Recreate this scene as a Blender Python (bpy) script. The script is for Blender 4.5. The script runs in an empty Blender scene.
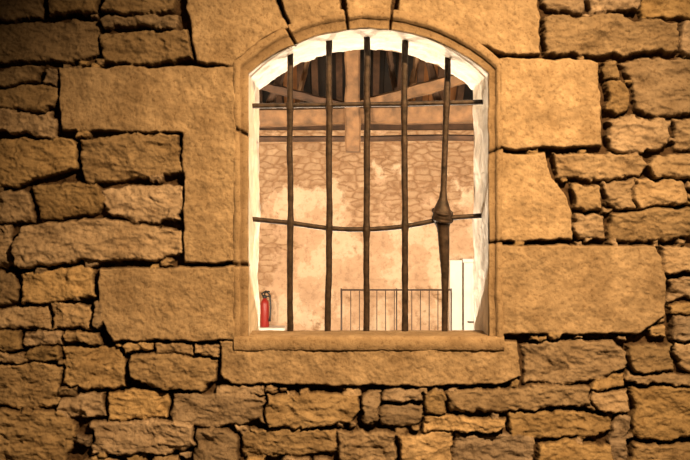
import bpy, bmesh, math, random
import numpy as np
from mathutils import Vector
random.seed(7); rng=np.random.default_rng(11)
S=0.005; D=5.5; ZC=2.2
def W(px,py,y=0.0):
    k=S*(D+y)/D
    return Vector(((px-345)*k, y, ZC+(230-py)*k))
scene=bpy.context.scene
scene.view_settings.view_transform='Standard'

# ---------------------------------------------------------------- helpers
def new_obj(name,verts,faces,mat=None,parent=None,smooth=False,mats=None):
    me=bpy.data.meshes.new(name); me.from_pydata([tuple(v) for v in verts],[],faces); me.update()
    o=bpy.data.objects.new(name,me); scene.collection.objects.link(o)
    if mat: me.materials.append(mat)
    if smooth:
        for p in me.polygons: p.use_smooth=True
    if parent: o.parent=parent
    return o
def empty(name,loc=(0,0,0)):
    e=bpy.data.objects.new(name,None); e.location=loc; scene.collection.objects.link(e); return e
def fix_normals(o):
    bm=bmesh.new(); bm.from_mesh(o.data); bmesh.ops.recalc_face_normals(bm,faces=bm.faces); bm.to_mesh(o.data); bm.free()
def box(name,x0,x1,y0,y1,z0,z1,mat,parent=None,bev=0.0):
    v=[(x,y,z) for x in(x0,x1) for y in(y0,y1) for z in(z0,z1)]
    f=[(0,1,3,2),(4,6,7,5),(0,4,5,1),(2,3,7,6),(0,2,6,4),(1,5,7,3)]
    o=new_obj(name,v,f,mat,parent); fix_normals(o)
    if bev:
        m=o.modifiers.new('b','BEVEL'); m.width=bev; m.segments=2
    return o
def tube(pts,rad,n=10,sq=0.0,flat=1.0):
    V=[];F=[];pts=[Vector(p) for p in pts]
    ref=None
    for i,p in enumerate(pts):
        a=pts[max(0,i-1)]; b=pts[min(len(pts)-1,i+1)]
        t=(b-a).normalized()
        if ref is None:
            ref=Vector((1,0,0)) if abs(t.x)<0.7 else Vector((0,0,1))
        u=(ref-t*ref.dot(t)).normalized(); w=t.cross(u); ref=u
        r=rad[i] if hasattr(rad,'__len__') else rad
        for k in range(n):
            an=2*math.pi*(k+.5)/n; c,s=math.cos(an),math.sin(an)
            q=(abs(c)**(2+6*sq)+abs(s)**(2+6*sq))**(-1/(2+6*sq))
            V.append(p+u*c*r*q+w*s*r*q*flat)
    for i in range(len(pts)-1):
        for k in range(n):
            F.append((i*n+k,i*n+(k+1)%n,(i+1)*n+(k+1)%n,(i+1)*n+k))
    F.append(tuple(range(n-1,-1,-1))); F.append(tuple((len(pts)-1)*n+k for k in range(n)))
    return V,F
def merge(parts):
    V=[];F=[]
    for v,f in parts:
        o=len(V); V+=v; F+=[tuple(i+o for i in q) for q in f]
    return V,F

# ---------------------------------------------------------------- materials
def mat_new(name):
    m=bpy.data.materials.new(name); m.use_nodes=True
    nt=m.node_tree; return m,nt,nt.nodes['Principled BSDF']
def N(nt,t,**kw):
    n=nt.nodes.new(t)
    for k,v in kw.items():
        if k in n.inputs: n.inputs[k].default_value=v
        else: setattr(n,k,v)
    return n
def simple(name,col,rough=.7,metal=0.,var=.25,scale=12,bump=.2,bscale=40,bdist=.004):
    m,nt,b=mat_new(name); L=nt.links
    b.inputs['Roughness'].default_value=rough; b.inputs['Metallic'].default_value=metal
    g=N(nt,'ShaderNodeNewGeometry')
    n=N(nt,'ShaderNodeTexNoise',Scale=scale,Detail=6); L.new(g.outputs['Position'],n.inputs['Vector'])
    r=nt.nodes.new('ShaderNodeValToRGB')
    r.color_ramp.elements[0].position=.3; r.color_ramp.elements[1].position=.7
    r.color_ramp.elements[0].color=(*[c*(1-var) for c in col],1)
    r.color_ramp.elements[1].color=(*[min(1,c*(1+var)) for c in col],1)
    L.new(n.outputs['Fac'],r.inputs['Fac']); L.new(r.outputs['Color'],b.inputs['Base Color'])
    n2=N(nt,'ShaderNodeTexNoise',Scale=bscale,Detail=8); L.new(g.outputs['Position'],n2.inputs['Vector'])
    bp=N(nt,'ShaderNodeBump',Strength=bump,Distance=bdist); L.new(n2.outputs['Fac'],bp.inputs['Height']); L.new(bp.outputs['Normal'],b.inputs['Normal'])
    return m
def stone_mat(name):
    m,nt,b=mat_new(name); L=nt.links
    b.inputs['Roughness'].default_value=.92; b.inputs['Specular IOR Level'].default_value=.2
    g=N(nt,'ShaderNodeNewGeometry')
    n=N(nt,'ShaderNodeTexNoise',Scale=6,Detail=10,Roughness=.7); L.new(g.outputs['Position'],n.inputs['Vector'])
    r=nt.nodes.new('ShaderNodeValToRGB'); e=r.color_ramp.elements
    e[0].position=.33; e[0].color=(.60,.55,.48,1); e[1].position=.67; e[1].color=(1.15,1.13,1.10,1)
    L.new(n.outputs['Fac'],r.inputs['Fac'])
    mx=N(nt,'ShaderNodeMix',data_type='RGBA',blend_type='MULTIPLY'); mx.inputs[0].default_value=1
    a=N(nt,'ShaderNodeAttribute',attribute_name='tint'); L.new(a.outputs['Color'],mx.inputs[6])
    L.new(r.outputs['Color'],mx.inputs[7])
    v=N(nt,'ShaderNodeTexNoise',Scale=50,Detail=7,Roughness=.66); L.new(g.outputs['Position'],v.inputs['Vector'])
    r2=nt.nodes.new('ShaderNodeValToRGB'); e=r2.color_ramp.elements
    e[0].position=.34; e[0].color=(.50,.44,.37,1); e[1].position=.47; e[1].color=(1,1,1,1)
    L.new(v.outputs['Fac'],r2.inputs['Fac'])
    m2=N(nt,'ShaderNodeMix',data_type='RGBA',blend_type='MULTIPLY'); m2.inputs[0].default_value=.7
    L.new(mx.outputs[2],m2.inputs[6]); L.new(r2.outputs['Color'],m2.inputs[7])
    L.new(m2.outputs[2],b.inputs['Base Color'])
    bp=N(nt,'ShaderNodeBump',Strength=.85,Distance=.009); L.new(v.outputs['Fac'],bp.inputs['Height'])
    L.new(bp.outputs['Normal'],b.inputs['Normal'])
    return m
M_wall=stone_mat('rubble_limestone')
def set_tint(o,cols):
    a=o.data.color_attributes.new('tint','FLOAT_COLOR','POINT')
    a.data.foreach_set('color',np.array([(c[0],c[1],c[2],1) for c in cols],np.float32).ravel())
M_reveal=simple('whitewashed_limestone',(.80,.73,.63),.9,var=.20,scale=9,bump=.9,bscale=16,bdist=.03)
M_iron=simple('rusty_iron',(.044,.029,.021),.55,.35,var=.7,scale=30,bump=.8,bscale=70,bdist=.004)
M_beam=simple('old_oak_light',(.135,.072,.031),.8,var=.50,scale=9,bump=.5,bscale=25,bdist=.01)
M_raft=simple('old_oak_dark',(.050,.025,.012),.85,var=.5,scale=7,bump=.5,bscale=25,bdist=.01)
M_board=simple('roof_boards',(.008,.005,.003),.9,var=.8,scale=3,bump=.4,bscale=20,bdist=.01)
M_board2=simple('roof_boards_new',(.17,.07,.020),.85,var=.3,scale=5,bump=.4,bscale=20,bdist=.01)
M_white=simple('white_paint',(.80,.77,.72),.5,var=.03,bump=.05)
M_red=simple('red_enamel',(.30,.02,.015),.35,var=.05,bump=.02)
M_black=simple('black_rubber',(.02,.02,.02),.5,var=.1,bump=.05)
M_rail=simple('grey_painted_steel',(.07,.048,.038),.55,.2,var=.1,bump=.05)
M_floor=simple('stone_paving',(.36,.30,.24),.85,var=.2,scale=4,bump=.4,bscale=12,bdist=.01)
M_ground=simple('packed_gravel',(.22,.18,.14),.95,var=.3,scale=6,bump=.8,bscale=60,bdist=.02)
M_in=simple('interior_plaster',(.55,.45,.35),.9,var=.2,scale=2,bump=.5,bscale=10,bdist=.02)

# ---------------------------------------------------------------- numpy noise
def vnoise(x,y,seed):
    lat=np.random.default_rng(seed).random((256,256))
    xi=np.floor(x).astype(int); yi=np.floor(y).astype(int); fx=x-xi; fy=y-yi
    fx=fx*fx*(3-2*fx); fy=fy*fy*(3-2*fy)
    a=lat[xi%256,yi%256]; b=lat[(xi+1)%256,yi%256]; c=lat[xi%256,(yi+1)%256]; d=lat[(xi+1)%256,(yi+1)%256]
    return ((a*(1-fx)+b*fx)*(1-fy)+(c*(1-fx)+d*fx)*fy)*2-1
def fbm(x,y,seed,oc=4,g=.5):
    r=0;a=1;f=1
    for i in range(oc):
        ca,sa=math.cos(.6*i+.3),math.sin(.6*i+.3)
        r=r+a*vnoise((x*ca-y*sa)*f+17.3*i,(x*sa+y*ca)*f-9.1*i,seed+i); a*=g; f*=2.03
    return r

# ---------------------------------------------------------------- stone layout (wall-plane units, 1 unit = 5 mm)
dressed=[
 [(184,-14),(271,-14),(276,2),(289,28),(262,40),(240,58),(232,66),(196,62),(190,30)],
 [(278,-14),(338,-14),(340,2),(344,24),(318,28),(293,34),(280,2)],
 [(344,-14),(394,-14),(392,2),(389,26),(350,24),(345,2)],
 [(401,-14),(539,-14),(541,54),(505,56),(490,48),(440,30),(395,28),(398,2)],
 [(57,68),(110,66),(236,65),(236,263),(183,264),(182,133),(120,131),(60,131)],
 [(98,268),(236,266),(236,341),(112,342),(97,312)],
 [(498,58),(590,57),(600,62),(604,147),(498,149)],
 [(498,152),(545,152),(552,176),(566,196),(573,212),(573,240),(498,241)],
 [(500,244),(655,245),(664,258),(668,290),(667,316),(640,334),(500,336)],
 [(219,341),(519,341),(521,378),(500,386),(400,387),(232,385),(220,376)],
]
rub=[
 (0,0,40,17),(44,0,100,13),(103,0,180,12),(103,15,180,28),
 [(0,22),(60,20),(98,22),(98,52),(70,60),(0,62)],[(100,34),(150,30),(190,29),(195,60),(120,64),(102,62)],
 (0,66,38,84),(42,70,55,86),(0,88,55,108),(0,111,54,135),
 [(0,140),(60,137),(74,140),(76,168),(40,178),(20,188),(0,188)],[(80,139),(130,136),(180,134),(181,176),(130,181),(84,183),(79,160)],
 (0,193,31,222),[(34,188),(60,184),(98,184),(106,200),(98,214),(40,219)],[(103,190),(150,187),(180,186),(181,222),(130,221),(106,212)],
 [(22,226),(60,222),(110,220),(160,224),(179,230),(179,254),(150,260),(90,261),(14,267),(12,244)],(0,226,10,268),
 (0,272,15,305),[(18,270),(60,268),(92,268),(94,297),(60,303),(19,305)],
 (0,308,50,330),(52,305,92,329),(94,300,104,328),(0,333,22,350),(24,332,62,344),(64,331,100,343),(0,352,24,363),(24,347,58,362),
 [(60,347),(118,345),(124,362),(122,388),(90,391),(60,384)],
 [(0,366),(40,364),(56,370),(56,404),(30,410),(0,406)],(57,395,103,419),(105,391,168,420),
 [(128,358),(170,356),(214,359),(216,380),(200,391),(150,388),(130,378)],
 (123,345,155,354),(157,344,194,355),(196,343,217,356),[(172,394),(220,392),(262,398),(263,420),(220,428),(172,424)],
 (217,386,262,395),[(0,412),(60,411),(76,425),(76,445),(60,460),(0,460)],[(90,424),(150,421),(192,425),(195,448),(170,456),(92,455)],
 (196,430,240,460),[(242,432),(290,428),(335,431),(336,452),(300,457),(244,458)],
 [(266,396),(310,392),(358,394),(362,410),(350,424),(300,428),(267,426)],(337,431,395,460),(397,432,453,460),(363,391,380,424),
 (383,388,423,400),(382,403,422,425),(425,390,446,414),[(449,390),(520,388),(590,386),(592,406),(540,411),(452,412)],
 (425,418,505,434),(455,437,536,460),[(508,414),(560,413),(612,416),(612,432),(590,440),(510,438)],(540,443,618,460),
 (594,390,630,415),(614,418,631,460),[(634,390),(670,386),(690,386),(690,436),(660,441),(634,438)],(634,444,690,460),
 [(523,344),(580,341),(616,342),(626,355),(626,372),(600,380),(560,385),(528,384)],(628,346,672,372),(630,374,690,384),(594,377,628,388),
 (675,340,690,372),(670,318,690,338),
 (543,0,585,12),(588,0,640,12),(642,0,690,17),[(544,16),(600,14),(660,19),(678,24),(678,50),(600,53),(546,52)],(681,22,690,56),
 (606,58,621,78),[(624,60),(660,57),(690,58),(690,112),(660,116),(640,112),(636,90)],[(606,82),(620,79),(632,90),(634,110),(618,115),(606,112)],
 [(607,120),(640,117),(674,119),(672,148),(640,154),(608,150)],(677,118,690,150),(652,154,690,178),
 [(550,153),(600,154),(640,152),(650,166),(640,178),(600,180),(560,178)],(576,184,604,210),(606,183,634,208),
 (637,181,686,207),(577,214,608,240),[(612,214),(650,210),(690,211),(690,238),(650,242),(612,240)],(664,245,690,274),(670,278,690,300),(671,303,690,316),
]
def ext(v,hi): return -14 if v<=0 else (hi+14 if v>=hi else v)
def poly_of(s,j=2.4):
    if isinstance(s,tuple):
        x0,y0,x1,y1=s; w=x1-x0;h=y1-y0
        P=[(x0,y0),(x0+w*random.uniform(.3,.7),y0),(x1,y0),(x1,y0+h*random.uniform(.3,.7)),(x1,y1),(x0+w*random.uniform(.3,.7),y1),(x0,y1),(x0,y0+h*random.uniform(.3,.7))]
        jj=min(j,w*.1,h*.12)
        c=random.choice([0,2,4,6]); 
        P=[(x+random.uniform(-jj,jj),y+random.uniform(-jj,jj)) for x,y in P]
        mx,my=(x0+x1)/2,(y0+y1)/2
        P[c]=(P[c][0]+(mx-P[c][0])*.12,P[c][1]+(my-P[c][1])*.25)
        return P
    return [(x+random.uniform(-1,1),y+random.uniform(-1,1)) for x,y in s]
stones=[]
for s in dressed: stones.append((s,'d'))
for s in rub:
    if isinstance(s,tuple): s=(ext(s[0],690),ext(s[1],460),ext(s[2],690),ext(s[3],460))
    else: s=[(ext(x,690),ext(y,460)) for x,y in s]
    stones.append((poly_of(s),'r'))
PX0,PX1,PY0,PY1=-560,1250,-260,670
def fill(x0,y0,x1,y1):
    y=y0
    while y<y1-8:
        h=min(random.uniform(22,50),y1-y)
        if y1-y-h<14: h=y1-y
        x=x0
        while x<x1-8:
            w=min(random.uniform(34,105),x1-x)
            if x1-x-w<18: w=x1-x
            if h>34 and random.random()<.3:
                k=y+h*random.uniform(.35,.65)
                stones.append((poly_of((x+1.5,y+1.5,x+w-1.5,k-1.5)),'r')); stones.append((poly_of((x+1.5,k+1.5,x+w-1.5,y+h-1.5)),'r'))
            else: stones.append((poly_of((x+1.5,y+1.5,x+w-1.5,y+h-1.5)),'r'))
            x+=w
        y+=h
fill(PX0,PY0,PX1,-15); fill(PX0,475,PX1,PY1); fill(PX0,-15,-15,475); fill(705,-15,PX1,475)

gx=np.concatenate([np.arange(PX0,-16,4.0),np.arange(-16,706,1.0),np.arange(706,PX1+1,4.0)])
gy=np.concatenate([np.arange(PY0,-16,4.0),np.arange(-16,476,1.0),np.arange(476,PY1+1,4.0)])
X,Y=np.meshgrid(gx,gy,indexing='ij')
GAP=-.072
base=GAP+0.012*fbm(X/12,Y/12,5)+.004*fbm(X/4,Y/4,6)
H=base.copy()
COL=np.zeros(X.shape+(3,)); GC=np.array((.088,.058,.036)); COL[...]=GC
COV=np.full(X.shape,-99.0)
wRx=X+3.2*fbm(X/24,Y/24,21,2)+1.6*fbm(X/7,Y/7,22,4,.58); wRy=Y+2.3*fbm(X/24,Y/24,31,2)+1.6*fbm(X/7,Y/7,32,4,.58)
wDx=X+1.3*fbm(X/16,Y/16,41,4,.6); wDy=Y+1.3*fbm(X/16,Y/16,51,4,.6)
n_big=fbm(X/34,Y/26,61,3); n_rid=1-2*np.abs(fbm(X/30+.3*n_big,Y/17,71,5,.58)); n_fine=fbm(X/6,Y/6,81,3,.6); n_peck=fbm(X/3.2,Y/3.2,91,2,.7)
n_mid=fbm(X/14,Y/11,95,5,.58)
n_bed=fbm(X/60,Y/7+1.2*n_big,99,4,.55)
def sdf(px,py,P):
    P=np.array(P,float); n=len(P)
    d=np.full(px.shape,1e18); ins=np.zeros(px.shape,bool)
    for i in range(n):
        a=P[i]; b=P[(i+1)%n]; ex,ey=b-a
        wx=px-a[0]; wy=py-a[1]; t=np.clip((wx*ex+wy*ey)/(ex*ex+ey*ey+1e-9),0,1)
        d=np.minimum(d,(wx-ex*t)**2+(wy-ey*t)**2)
        c=((a[1]<=py)&(b[1]>py))|((b[1]<=py)&(a[1]>py))
        if abs(ey)>1e-9:
            xi=a[0]+(py-a[1])*ex/ey; ins^=c&(px<xi)
    d=np.sqrt(d); return np.where(ins,d,-d)
def add_stone(P,kind,sink=0):
    xs=[p[0] for p in P]; ys=[p[1] for p in P]; mg=8
    i0,i1=np.searchsorted(gx,[min(xs)-mg,max(xs)+mg]); j0,j1=np.searchsorted(gy,[min(ys)-mg,max(ys)+mg])
    if i1-i0<2 or j1-j0<2: return
    sl=(slice(i0,i1),slice(j0,j1))
    cx,cy=sum(xs)/len(xs),sum(ys)/len(ys); hs=min(max(xs)-min(xs),max(ys)-min(ys))
    x,y=X[sl],Y[sl]
    if kind=='d':
        d=sdf(wDx[sl],wDy[sl],P)+.2; r=2.2; top=random.uniform(-.004,.006); ed=.3
        rel=.0050*n_big[sl]+.0032*n_mid[sl]+.0016*n_fine[sl]+.0018*n_peck[sl]; tint=np.array((.455,.365,.26))*random.uniform(.90,1.08)
    else:
        d=sdf(wRx[sl],wRy[sl],P)+1.0; r=max(1.8,min(3.0,hs*.12)); top=random.uniform(-.026,.013)*(.6 if hs<16 else 1)-sink; ed=.2
        tx=random.uniform(-.0004,.0004); ty=random.uniform(-.0009,.0006)
        rel=(.006*n_big[sl]+.0080*n_rid[sl]+.0045*n_mid[sl]+.0042*n_bed[sl]+.0022*n_fine[sl]+.0012*n_peck[sl])+tx*(x-cx)+ty*(y-cy)
        v=random.uniform(.62,1.18); w=random.uniform(-.05,.05)
        tint=np.array((.435+w*.4,.35,.25-w*.9))*v
    t=np.clip(d/r,0,1); pr=np.sqrt(np.clip(1-(1-t)**2,0,1))
    h=GAP+(-GAP+top+rel)*pr
    h=h-.003*np.clip(1-d/(r*2.4),0,1)**2*(1 if kind=='r' else .3)
    m=(d>0)&(h>H[sl])
    H[sl]=np.where(m,h,H[sl])
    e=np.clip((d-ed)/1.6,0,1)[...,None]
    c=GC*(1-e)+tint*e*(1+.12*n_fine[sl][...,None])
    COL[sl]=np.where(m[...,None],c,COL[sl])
    COV[sl]=np.maximum(COV[sl],d)
for P,k in stones: add_stone(P,k)
for (w,h,tries) in ((30,12,1500),(18,9,2500),(12,7,2500),(8,5,2500)):
    for _ in range(tries):
        x=random.uniform(-10,695); y=random.uniform(-10,465)
        if 225<x<512 and -5<y<352: continue
        i0,i1=np.searchsorted(gx,[x-w/2,x+w/2]); j0,j1=np.searchsorted(gy,[y-h/2,y+h/2])
        if i1-i0<2 or j1-j0<2: continue
        if COV[i0:i1,j0:j1].max()<1.6:
            add_stone(poly_of((x-w/2+.3,y-h/2+.3,x+w/2-.3,y+h/2-.3),1.5),'r',.012)

xc=(X[:-1,:-1]+X[1:,1:])/2; yc=(Y[:-1,:-1]+Y[1:,1:])/2
hole=(xc>236)&(xc<501)&(yc<347)&(yc>202-np.sqrt(np.clip(193**2-(xc-368)**2,0,None))+2.5)
nx,ny=X.shape
co=np.stack([(X-345)*S,-H,ZC+(230-Y)*S],-1).reshape(-1,3)
idx=np.arange(nx*ny).reshape(nx,ny)
q=np.stack([idx[:-1,:-1],idx[:-1,1:],idx[1:,1:],idx[1:,:-1]],-1)[~hole]
me=bpy.data.meshes.new('wall_front'); nf=len(q)
me.vertices.add(nx*ny); me.vertices.foreach_set('co',co.ravel().astype(np.float32))
me.loops.add(nf*4); me.loops.foreach_set('vertex_index',q.ravel().astype(np.int32))
me.polygons.add(nf); me.polygons.foreach_set('loop_start',(np.arange(nf)*4).astype(np.int32))
me.polygons.foreach_set('loop_total',np.full(nf,4,np.int32)); me.update(calc_edges=True); me.validate()
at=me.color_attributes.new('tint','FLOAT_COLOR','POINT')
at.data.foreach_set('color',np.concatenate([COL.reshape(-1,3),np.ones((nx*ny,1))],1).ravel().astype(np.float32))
me.materials.append(M_wall); me.polygons.foreach_set('use_smooth',np.ones(nf,bool))
wall=bpy.data.objects.new('wall_front',me); scene.collection.objects.link(wall)

# ---------------------------------------------------------------- window surround
win=empty('window_1',(0,0,0))
jset=[(290.5,0),(346.5,0),(391,0)]
def path():
    R=[]
    for k in range(140): 
        y=345-(345-73)*k/140; yo=350-(350-63.0)*k/140
        R.append(((248,y),(234,yo)))
    for k in range(301):
        t=k/300; x=248+241*t; xo=234+268*t
        R.append(((x,212-math.sqrt(184**2-(x-368.5)**2)),(xo,202-math.sqrt(193**2-(xo-368)**2))))
    for k in range(1,141):
        y=73+(345-73)*k/140; yo=63+(350-63.0)*k/140
        R.append(((489,y),(502,yo)))
    return R
PT=path()
prof=[(-.22,.07),(-.10,.012),(-.02,-.003),(.30,-.004),(.40,.000),(.46,.022),(.54,.024),(.90,.018),(.97,.022),(1.0,.034)]
FT=np.array((.43,.34,.24)); V=[];F=[];C=[]
npf=len(prof)
for i,(a,b) in enumerate(PT):
    mid=((a[0]+b[0])/2,(a[1]+b[1])/2)
    g=0; jt=0
    for jx,_ in jset:
        if mid[1]<60:
            jt=max(jt,max(0,1-abs(mid[0]-jx)/1.7))
    for jy,side in ((131,0),(265,0),(150,1),(242,1)):
        if (mid[0]>368)==bool(side): jt=max(jt,.8*max(0,1-abs(mid[1]-jy)/2.2))
    g=.040*min(1,jt*1.6)
    tone=1+.06*math.sin(i*.07)
    for t,y in prof:
        px=b[0]+(a[0]-b[0])*t; py=b[1]+(a[1]-b[1])*t
        nz=float(vnoise(np.array(px/5.),np.array(py/5.),301))*.0028+float(vnoise(np.array(px/18.),np.array(py/18.),302))*.003
        w=.8*float(vnoise(np.array(px/14.),np.array(py/14.),303))
        V.append(Vector(((px+w-345)*S,y+g+nz,ZC+(230-py-w)*S)))
        groove_mix=min(1,jt*1.6);  # share of dark gap colour in joints and along the moulding groove
        if .44<t<.58: groove_mix=max(groove_mix,.4)
        C.append(FT*tone*(1-groove_mix)+GC*groove_mix)
for i in range(len(PT)-1):
    for k in range(npf-1):
        F.append((i*npf+k,i*npf+k+1,(i+1)*npf+k+1,(i+1)*npf+k))
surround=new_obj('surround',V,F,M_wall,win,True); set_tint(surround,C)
V=[];F=[];ds=[.030]+[.06+.59*k/20 for k in range(21)]
for i,(a,b) in enumerate(PT):
    if a[1]>=73 and (i<140 or i>440): n=Vector((1 if a[0]<368 else -1,0))
    else: n=Vector((368.5-a[0],212-a[1])).normalized()
    for d in ds:
        u=i*.065; rough=(.0085 if d>.2 else .001)
        o=rough/S*(float(fbm(np.array(u),np.array(d*6),401,4)))+ (.5 if d>.2 else 0)
        if d<.04: o=0
        px=a[0]+n[0]*o; py=a[1]+n[1]*o
        V.append(Vector(((px-345)*S,d,ZC+(230-py)*S)))
m=len(ds)
for i in range(len(PT)-1):
    for k in range(m-1): F.append((i*m+k,i*m+k+1,(i+1)*m+k+1,(i+1)*m+k))
new_obj('reveal',V,F,M_reveal,win,True)
V=[];F=[];sp=[(352,.05),(350.5,-.002),(349,-.010),(340,-.012),(337.5,-.006),(336.5,.004)]
cols=[234+270*k/180 for k in range(181)]
for x in cols:
    for y,d in sp:
        nn=float(fbm(np.array(x/6.),np.array(y/4.),501,3))
        V.append(Vector(((x-345)*S,d+.002*nn,ZC+(230-y+.5*nn)*S)))
    for d,z in ((.1,336.0),(.28,335.5),(.34,341),(.66,352)):
        V.append(Vector(((x-345)*S,d,ZC+(230-z+.4*float(vnoise(np.array(x/7.),np.array(d*9),502)))*S)))
m=10
for i in range(180):
    for k in range(m-1): F.append((i*m+k,i*m+k+1,(i+1)*m+k+1,(i+1)*m+k))
sill=new_obj('sill',V,F,M_wall,win,True); set_tint(sill,[FT]*len(V))

loop=[a for a,b in PT]+[(489-241*k/60,345) for k in range(1,60)]
cx,cy=368.5,210; V=[];F=[]
x0,x1,y0,y1=PX0,PX1,PY0,PY1
for (x,y) in loop:
    dx,dy=x-cx,y-cy
    t=min(((x1-cx)/dx if dx>0 else (x0-cx)/dx) if abs(dx)>1e-6 else 1e9,((y1-cy)/dy if dy>0 else (y0-cy)/dy) if abs(dy)>1e-6 else 1e9)
    V.append(Vector(((x-345)*S,.65,ZC+(230-y)*S))); V.append(Vector(((cx+dx*t-345)*S,.65,ZC+(230-cy-dy*t)*S)))
n=len(loop)
for i in range(n):
    j=(i+1)%n; F.append((2*i,2*i+1,2*j+1,2*j))
inner=new_obj('inner_face',V,F,M_in,wall)

# ---------------------------------------------------------------- iron grille
YB=.25
def B(px,py,dy=0): return W(px,py,YB+dy)
k=S*(D+YB)/D
parts=[]
bars=[([(290,52),(290,120),(290.5,220),(290,338)],3.0),([(329,38),(329,120),(329,225),(328,338)],3.1),
      ([(367,32),(367,120),(366.5,228),(366.5,338)],3.1),([(405,34),(404.5,120),(404.5,228),(404.5,338)],3.1)]
def dens(pts,n=46):
    out=[];L=len(pts)-1
    for i in range(n):
        y=pts[0][1]+(pts[-1][1]-pts[0][1])*i/(n-1)
        for s in range(L):
            if pts[s][1]<=y<=pts[s+1][1]+1e-6:
                f=(y-pts[s][1])/(pts[s+1][1]-pts[s][1]); out.append((pts[s][0]+(pts[s+1][0]-pts[s][0])*f,y)); break
    return out
cross_low=[(251,219),(270,221),(290,223),(310,226),(329,228.5),(348,229.5),(366.5,229.5),(386,228.5),(404.5,226.5),(424,223),(443,218.5),(462,217),(484,215.5)]
cross_top=[(251,106),(290,105.5),(329,105),(367,104.5),(405,104),(446,103),(484,102)]
def cy_at(cr,x):
    return float(np.interp(x,[c[0] for c in cr],[c[1] for c in cr]))
for bi,(pts,r) in enumerate(bars):
    dd=dens(pts,90); P=[];R=[]
    for x,y in dd:
        wv=.6*float(vnoise(np.array(y/30.),np.array(bi*3.3),701))
        P.append(B(x+wv+random.uniform(-.05,.05),y))
        e=0
        for cr in (cross_low,cross_top):
            e+=math.exp(-((y-cy_at(cr,x))/5)**2)
        R.append((r+e*.7+.25*float(vnoise(np.array(y/9.),np.array(bi*5.3),702))+random.uniform(-.1,.1))*k)
    parts.append(tube(P,R,12,.8))
prof5=[(448,46,3.2),(447.5,80,3.2),(446.5,103,3.8),(446,120,3.2),(444.5,160,3.1),(443.5,190,3.2),(443,199,4.4),(442.5,205,7.0),(442,211,9.2),(442,217,10.0),(442.5,222,8.8),(443,227,6.6),(443.5,233,6.0),(444,245,5.6),(444.5,258,5.0),(445,272,4.2),(445,290,3.4),(444.5,338,3.0)]
P=[];R=[]
for y in np.linspace(46,338,110):
    x=np.interp(y,[p[1] for p in prof5],[p[0] for p in prof5]); r=np.interp(y,[p[1] for p in prof5],[p[2] for p in prof5])
    P.append(B(x+random.uniform(-.1,.1),y)); R.append((r+random.uniform(-.12,.12))*k*.95)
parts.append(tube(P,R,12,.45))
for i in range(2):
    P=[];R=[]
    for t in np.linspace(0,1,28):
        an=2*math.pi*t; P.append(B(442.5+9*math.cos(an),212+i*7+3*math.cos(an+1),9*k*math.sin(an))); R.append(2.0*k)
    parts.append(tube(P,R,8))
for cr,r in ((cross_low,2.5),(cross_top,2.5)):
    P=[];R=[]
    for x in np.linspace(cr[0][0],cr[-1][0],90):
        P.append(B(x,cy_at(cr,x)+random.uniform(-.08,.08))); R.append((r+random.uniform(-.1,.1))*k)
    parts.append(tube(P,R,10,.5))
V,F=merge(parts); g=new_obj('iron_window_grille',V,F,M_iron,None,True)

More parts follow.
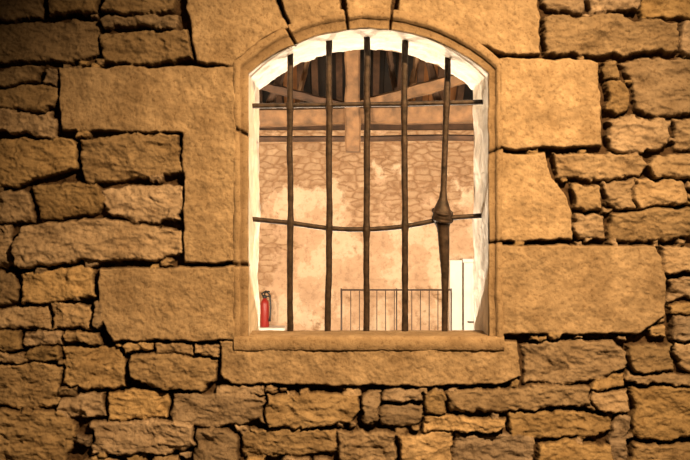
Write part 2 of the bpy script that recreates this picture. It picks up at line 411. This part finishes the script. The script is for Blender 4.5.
# ---------------------------------------------------------------- interior back wall
YW=10.0
u=np.arange(-5,5.001,.035); w=np.arange(0,4.0,.035)
U,Wz=np.meshgrid(u,w,indexing='ij')
me2V=np.stack([U,YW-.012*fbm(U*2.2,Wz*2.2,601,4)-.010*fbm(U*7,Wz*11,602,3),Wz],-1).reshape(-1,3)
idx=np.arange(U.size).reshape(U.shape)
q=np.stack([idx[:-1,:-1],idx[1:,:-1],idx[1:,1:],idx[:-1,1:]],-1).reshape(-1,4)
def backwall_mat():
    m,nt,b=mat_new('old_plaster_over_rubble'); L=nt.links
    b.inputs['Roughness'].default_value=.95
    g=N(nt,'ShaderNodeNewGeometry')
    dn=N(nt,'ShaderNodeTexNoise',Scale=5,Detail=5); L.new(g.outputs['Position'],dn.inputs['Vector'])
    mp=N(nt,'ShaderNodeVectorMath',operation='MULTIPLY_ADD'); mp.inputs[1].default_value=(.10,.10,.10)
    L.new(dn.outputs['Color'],mp.inputs[0]); L.new(g.outputs['Position'],mp.inputs[2])
    sc=N(nt,'ShaderNodeVectorMath',operation='MULTIPLY'); sc.inputs[1].default_value=(4.6,0.001,11.5); L.new(mp.outputs[0],sc.inputs[0])
    vo=N(nt,'ShaderNodeTexVoronoi',feature='DISTANCE_TO_EDGE',Scale=1.0,Randomness=.7); L.new(sc.outputs[0],vo.inputs['Vector'])
    vc=N(nt,'ShaderNodeTexVoronoi',Scale=1.0,Randomness=.7); L.new(sc.outputs[0],vc.inputs['Vector'])
    jr=nt.nodes.new('ShaderNodeValToRGB'); e=jr.color_ramp.elements; e[0].position=.0; e[0].color=(.56,.45,.36,1); e[1].position=.20; e[1].color=(1,1,1,1)
    L.new(vo.outputs['Distance'],jr.inputs['Fac'])
    sr=nt.nodes.new('ShaderNodeValToRGB'); e=sr.color_ramp.elements; e[0].color=(.38,.245,.14,1); e[1].color=(.57,.415,.265,1)
    L.new(vc.outputs['Color'],sr.inputs['Fac'])
    st=N(nt,'ShaderNodeMix',data_type='RGBA',blend_type='MULTIPLY'); st.inputs[0].default_value=.9
    L.new(sr.outputs['Color'],st.inputs[6]); L.new(jr.outputs['Color'],st.inputs[7])
    pn=N(nt,'ShaderNodeTexNoise',Scale=1.7,Detail=8,Roughness=.56); L.new(g.outputs['Position'],pn.inputs['Vector'])
    pr=nt.nodes.new('ShaderNodeValToRGB'); e=pr.color_ramp.elements
    e[0].position=.38; e[0].color=(.53,.36,.23,1); e[1].position=.64; e[1].color=(.75,.61,.44,1)
    x=e.new(.50); x.color=(.61,.425,.28,1); x=e.new(.52); x.color=(.69,.525,.365,1)
    L.new(pn.outputs['Fac'],pr.inputs['Fac'])
    sx=N(nt,'ShaderNodeSeparateXYZ'); L.new(g.outputs['Position'],sx.inputs[0])
    mr=N(nt,'ShaderNodeMapRange'); mr.inputs[1].default_value=2.1; mr.inputs[2].default_value=3.1; mr.inputs[3].default_value=.08; mr.inputs[4].default_value=-.09
    L.new(sx.outputs['Z'],mr.inputs[0])
    mn=N(nt,'ShaderNodeTexNoise',Scale=1.4,Detail=9,Roughness=.62); L.new(g.outputs['Position'],mn.inputs['Vector'])
    ad=N(nt,'ShaderNodeMath',operation='ADD'); L.new(mn.outputs['Fac'],ad.inputs[0]); L.new(mr.outputs[0],ad.inputs[1])
    mk=nt.nodes.new('ShaderNodeValToRGB'); mk.color_ramp.elements[0].position=.47; mk.color_ramp.elements[1].position=.515
    mk.color_ramp.elements[1].color=(.85,.85,.85,1)
    L.new(ad.outputs[0],mk.inputs['Fac'])
    fm=N(nt,'ShaderNodeMix',data_type='RGBA'); L.new(mk.outputs['Color'],fm.inputs[0]); L.new(st.outputs[2],fm.inputs[6]); L.new(pr.outputs['Color'],fm.inputs[7])
    fn=N(nt,'ShaderNodeTexNoise',Scale=12,Detail=7,Roughness=.7); L.new(g.outputs['Position'],fn.inputs['Vector'])
    fr=nt.nodes.new('ShaderNodeValToRGB'); e=fr.color_ramp.elements; e[0].position=.30; e[0].color=(.50,.42,.36,1); e[1].position=.50; e[1].color=(1,1,1,1)
    L.new(fn.outputs['Fac'],fr.inputs['Fac'])
    f2=N(nt,'ShaderNodeMix',data_type='RGBA',blend_type='MULTIPLY'); f2.inputs[0].default_value=.7
    L.new(fm.outputs[2],f2.inputs[6]); L.new(fr.outputs['Color'],f2.inputs[7]); L.new(f2.outputs[2],b.inputs['Base Color'])
    bp=N(nt,'ShaderNodeBump',Strength=.7,Distance=.03); L.new(fn.outputs['Fac'],bp.inputs['Height']); L.new(bp.outputs['Normal'],b.inputs['Normal'])
    return m
M_back=backwall_mat()
wb=new_obj('wall_back',me2V.tolist(),[tuple(int(i) for i in r) for r in q],M_back,None,True)

for nm,xx in (('wall_left',-5.0),('wall_right',5.0)):
    s=-1 if xx<0 else 1; xo=xx+.3*s
    Vv=[(xx,.65,0),(xx,10.2,0),(xx,10.2,3.9),(xx,5.3,7.5),(xx,.65,4.3)]
    Vv=Vv+[(xo,y,z) for _,y,z in Vv]
    Ff=[(0,1,2,3,4),(9,8,7,6,5)]+[(i,(i+1)%5,(i+1)%5+5,i+5) for i in range(5)]
    o=new_obj(nm,Vv,Ff,M_in); fix_normals(o)
box('floor',-5,5,.66,10.2,-.15,0,M_floor)
box('ground',-9,9,-9,.0,-.2,-.01,M_ground)

# ---------------------------------------------------------------- roof
def slab(name,y0,z0,y1,z1,th,xa,xb,mat,parent,xs=0):
    d=Vector((0,y1-y0,z1-z0)).normalized(); n=Vector((0,-d.z,d.y))
    if n.z<0: n=-n
    a=Vector((0,y0,z0)); b=Vector((0,y1,z1)); V=[]
    for x in (xa,xb):
        for p,s_ in ((a,0),(b,xs),(b+n*th,xs),(a+n*th,0)): V.append(Vector((x+s_,p.y,p.z)))
    o=new_obj(name,V,[(0,1,2,3),(7,6,5,4),(0,4,5,1),(1,5,6,2),(2,6,7,3),(3,7,4,0)],mat,parent); fix_normals(o); return o
ceil=empty('ceiling')
zr=7.6
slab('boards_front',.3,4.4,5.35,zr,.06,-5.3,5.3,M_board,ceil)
x=-5.3;i=0
while x<5.3:
    wd=random.uniform(.16,.24); i+=1
    new=(0.75<x<1.5) or (-1.0<x<-.75)
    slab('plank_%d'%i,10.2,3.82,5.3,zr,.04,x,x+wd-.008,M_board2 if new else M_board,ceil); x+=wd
for i in range(36):
    x=-4.9+i*.28+random.uniform(-.03,.03)
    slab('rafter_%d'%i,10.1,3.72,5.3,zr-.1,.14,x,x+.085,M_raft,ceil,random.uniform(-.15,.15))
box('purlin',-5,5,8.35,8.55,4.72,4.92,M_raft,ceil,.02)
box('wall_plate',-5,5,9.78,9.98,3.60,3.78,M_raft,ceil,.02)

# ---------------------------------------------------------------- roof truss
truss=empty('timber_roof_truss')
YT=6.0
def T(px,py,dy=0): return W(px,py,YT+dy)
kt=S*(D+YT)/D
def timber(name,a,b,w,mat,dy=0,depth=.2,n=26):
    A=T(*a,dy);Bp=T(*b,dy); d=(Bp-A); L=d.length; d.normalize(); nrm=Vector((-d.z,0,d.x)); V=[];F=[]
    for i in range(n):
        p=A+d*L*i/(n-1); hw=w*kt/2*(1+.05*math.sin(i*.9)+random.uniform(-.03,.03)); wob=nrm*random.uniform(-.006,.006)
        c=.03
        ring=[]
        for sn in (-1,1):
            for sd in (-1,1):
                ring.append(p+wob+nrm*sn*(hw-c*.6)+Vector((0,sd*depth/2,0))); ring.append(p+wob+nrm*sn*hw+Vector((0,sd*(depth/2-c),0)))
        ring.sort(key=lambda v: math.atan2((v-p).y,(v-p).dot(nrm))); V+=ring
    for i in range(n-1):
        for k_ in range(8): F.append((i*8+k_,i*8+(k_+1)%8,(i+1)*8+(k_+1)%8,(i+1)*8+k_))
    F.append(tuple(range(8))); F.append(tuple((n-1)*8+k_ for k_ in range(8)))
    o=new_obj(name,V,F,mat,truss); fix_normals(o); return o
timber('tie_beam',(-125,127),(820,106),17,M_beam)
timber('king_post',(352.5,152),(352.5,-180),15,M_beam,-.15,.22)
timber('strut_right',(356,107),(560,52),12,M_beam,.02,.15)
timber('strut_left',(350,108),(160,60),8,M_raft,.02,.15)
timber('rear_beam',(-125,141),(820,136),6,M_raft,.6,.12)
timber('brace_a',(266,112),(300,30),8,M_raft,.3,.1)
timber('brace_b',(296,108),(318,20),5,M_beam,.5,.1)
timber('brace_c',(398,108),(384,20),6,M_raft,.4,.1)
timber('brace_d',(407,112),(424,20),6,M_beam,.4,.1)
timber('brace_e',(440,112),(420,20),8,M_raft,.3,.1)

# ---------------------------------------------------------------- door, ledge, railing, extinguisher
dr=empty('door_1',(1.87,9.9,0))
def cbox(name,e,*a,**kw):
    x0,x1,y0,y1,z0,z1,mt=a; L=e.location
    return box(name,x0-L.x,x1-L.x,y0-L.y,y1-L.y,z0-L.z,z1-L.z,mt,e,kw.get('bev',0))
cbox('leaf',dr,1.66,2.36,9.86,9.91,0,1.74,M_white,bev=.004)
cbox('frame_left',dr,1.46,1.63,9.80,9.97,0,1.78,M_white,bev=.006)
cbox('frame_right',dr,2.38,2.46,9.80,9.97,0,1.78,M_white,bev=.006)
cbox('frame_top',dr,1.64,2.38,9.80,9.97,1.745,1.80,M_white,bev=.006)
cbox('panel_upper',dr,1.76,2.26,9.845,9.86,.95,1.62,M_white,bev=.006)
cbox('panel_lower',dr,1.76,2.26,9.845,9.86,.15,.82,M_white,bev=.006)
hv,hf=tube([(1.72,9.86,.92),(1.72,9.80,.92),(1.82,9.80,.92)],.011,8)
new_obj('handle',[Vector(v)-dr.location for v in hv],hf,M_rail,dr,True)
box('plaster_ledge',-1.9,-.82,9.55,9.96,0,.86,M_white,None,.02)

kerb=box('railing_kerb',-.15,1.42,8.88,9.12,0,.38,M_in,None,.02)
parts=[]
def rt(a,b,r,n=8): parts.append(tube([a,b],r,n))
ztop=1.41
rt((-.05,9,ztop),(1.40,9,ztop),.012); rt((-.05,9,.50),(1.40,9,.50),.010)
x=-.04
while x<1.41:
    rt((x,9,.50),(x,9,ztop),.0065,6); x+=.115
for x in (-.05,.68,1.40): rt((x,9,.381),(x,9,ztop+.02),.010)
V,F=merge(parts); new_obj('metal_railing',V,F,M_rail,None,True)

ex=empty('fire_extinguisher',(-1.11,9.72,.861)); 
def lathe(pr,n=24):
    V=[];F=[]
    for r,z in pr:
        for k_ in range(n):
            a=2*math.pi*k_/n; V.append((r*math.cos(a),r*math.sin(a),z))
    for i in range(len(pr)-1):
        for k_ in range(n): F.append((i*n+k_,i*n+(k_+1)%n,(i+1)*n+(k_+1)%n,(i+1)*n+k_))
    F.append(tuple(range(n-1,-1,-1))); F.append(tuple((len(pr)-1)*n+k_ for k_ in range(n))); return V,F
V,F=lathe([(.058,0),(.062,.01),(.062,.30),(.058,.34),(.042,.37),(.026,.385),(.022,.40)]); new_obj('cylinder',V,F,M_red,ex,True)
V,F=lathe([(.026,.395),(.03,.40),(.03,.43),(.018,.44)]); new_obj('valve',V,F,M_black,ex,True)
V,F=merge([tube([(0,0,.44),(.0,-.01,.47),(.05,-.02,.49),(.07,-.02,.485)],.012,8),tube([(0,0,.42),(.05,-.02,.425),(.07,-.02,.415)],.010,8)]); new_obj('lever',V,F,M_black,ex,True)
hp=[(-.02,-.02,.42),(-.04,-.03,.46),(.02,-.05,.50),(.075,-.05,.44),(.085,-.05,.28),(.08,-.06,.15),(.07,-.06,.08)]
V,F=tube(hp,[.012]*6+[.02],8); new_obj('hose',V,F,M_black,ex,True)

# ---------------------------------------------------------------- lights
def light(kind,name,loc,target,energy,col,**kw):
    l=bpy.data.lights.new(name,kind); l.energy=energy; l.color=col
    for k_,v in kw.items(): setattr(l,k_,v)
    o=bpy.data.objects.new(name,l); o.location=loc; scene.collection.objects.link(o)
    o.rotation_euler=(Vector(target)-Vector(loc)).to_track_quat('-Z','Y').to_euler(); return o
light('SPOT','street_floodlight',(1.7,-4.0,5.1),(.34,0,2.05),2450,(1,.59,.25),spot_size=math.radians(54),spot_blend=1.0,shadow_soft_size=.08)
light('AREA','hall_fill_left',(-2.6,3.0,2.2),(-.3,10,2.2),385,(1,.77,.54),size=.5)  # unseen lamp, added to brighten the back wall
light('AREA','hall_fill_right',(3.0,3.0,2.2),(.9,10,2.0),385,(1,.77,.54),size=.5)  # second added lamp out of view, brightens the back wall from the right
light('POINT','floor_uplight_left',(-.35,1.9,.8),(0,0,0),300,(1,.84,.64),shadow_soft_size=.08)
light('POINT','floor_uplight_right',(.6,1.9,.8),(0,0,0),300,(1,.84,.64),shadow_soft_size=.08)
wd=bpy.data.worlds.new('night'); scene.world=wd; wd.use_nodes=True
wd.node_tree.nodes['Background'].inputs[0].default_value=(.9,.5,.22,1); wd.node_tree.nodes['Background'].inputs[1].default_value=.012

cam=bpy.data.cameras.new('camera'); co_=bpy.data.objects.new('camera',cam); scene.collection.objects.link(co_)
cam.sensor_width=36; cam.lens=36*D/(690*S); co_.location=(0,-D,ZC); co_.rotation_euler=(math.pi/2,0,0)
scene.camera=co_
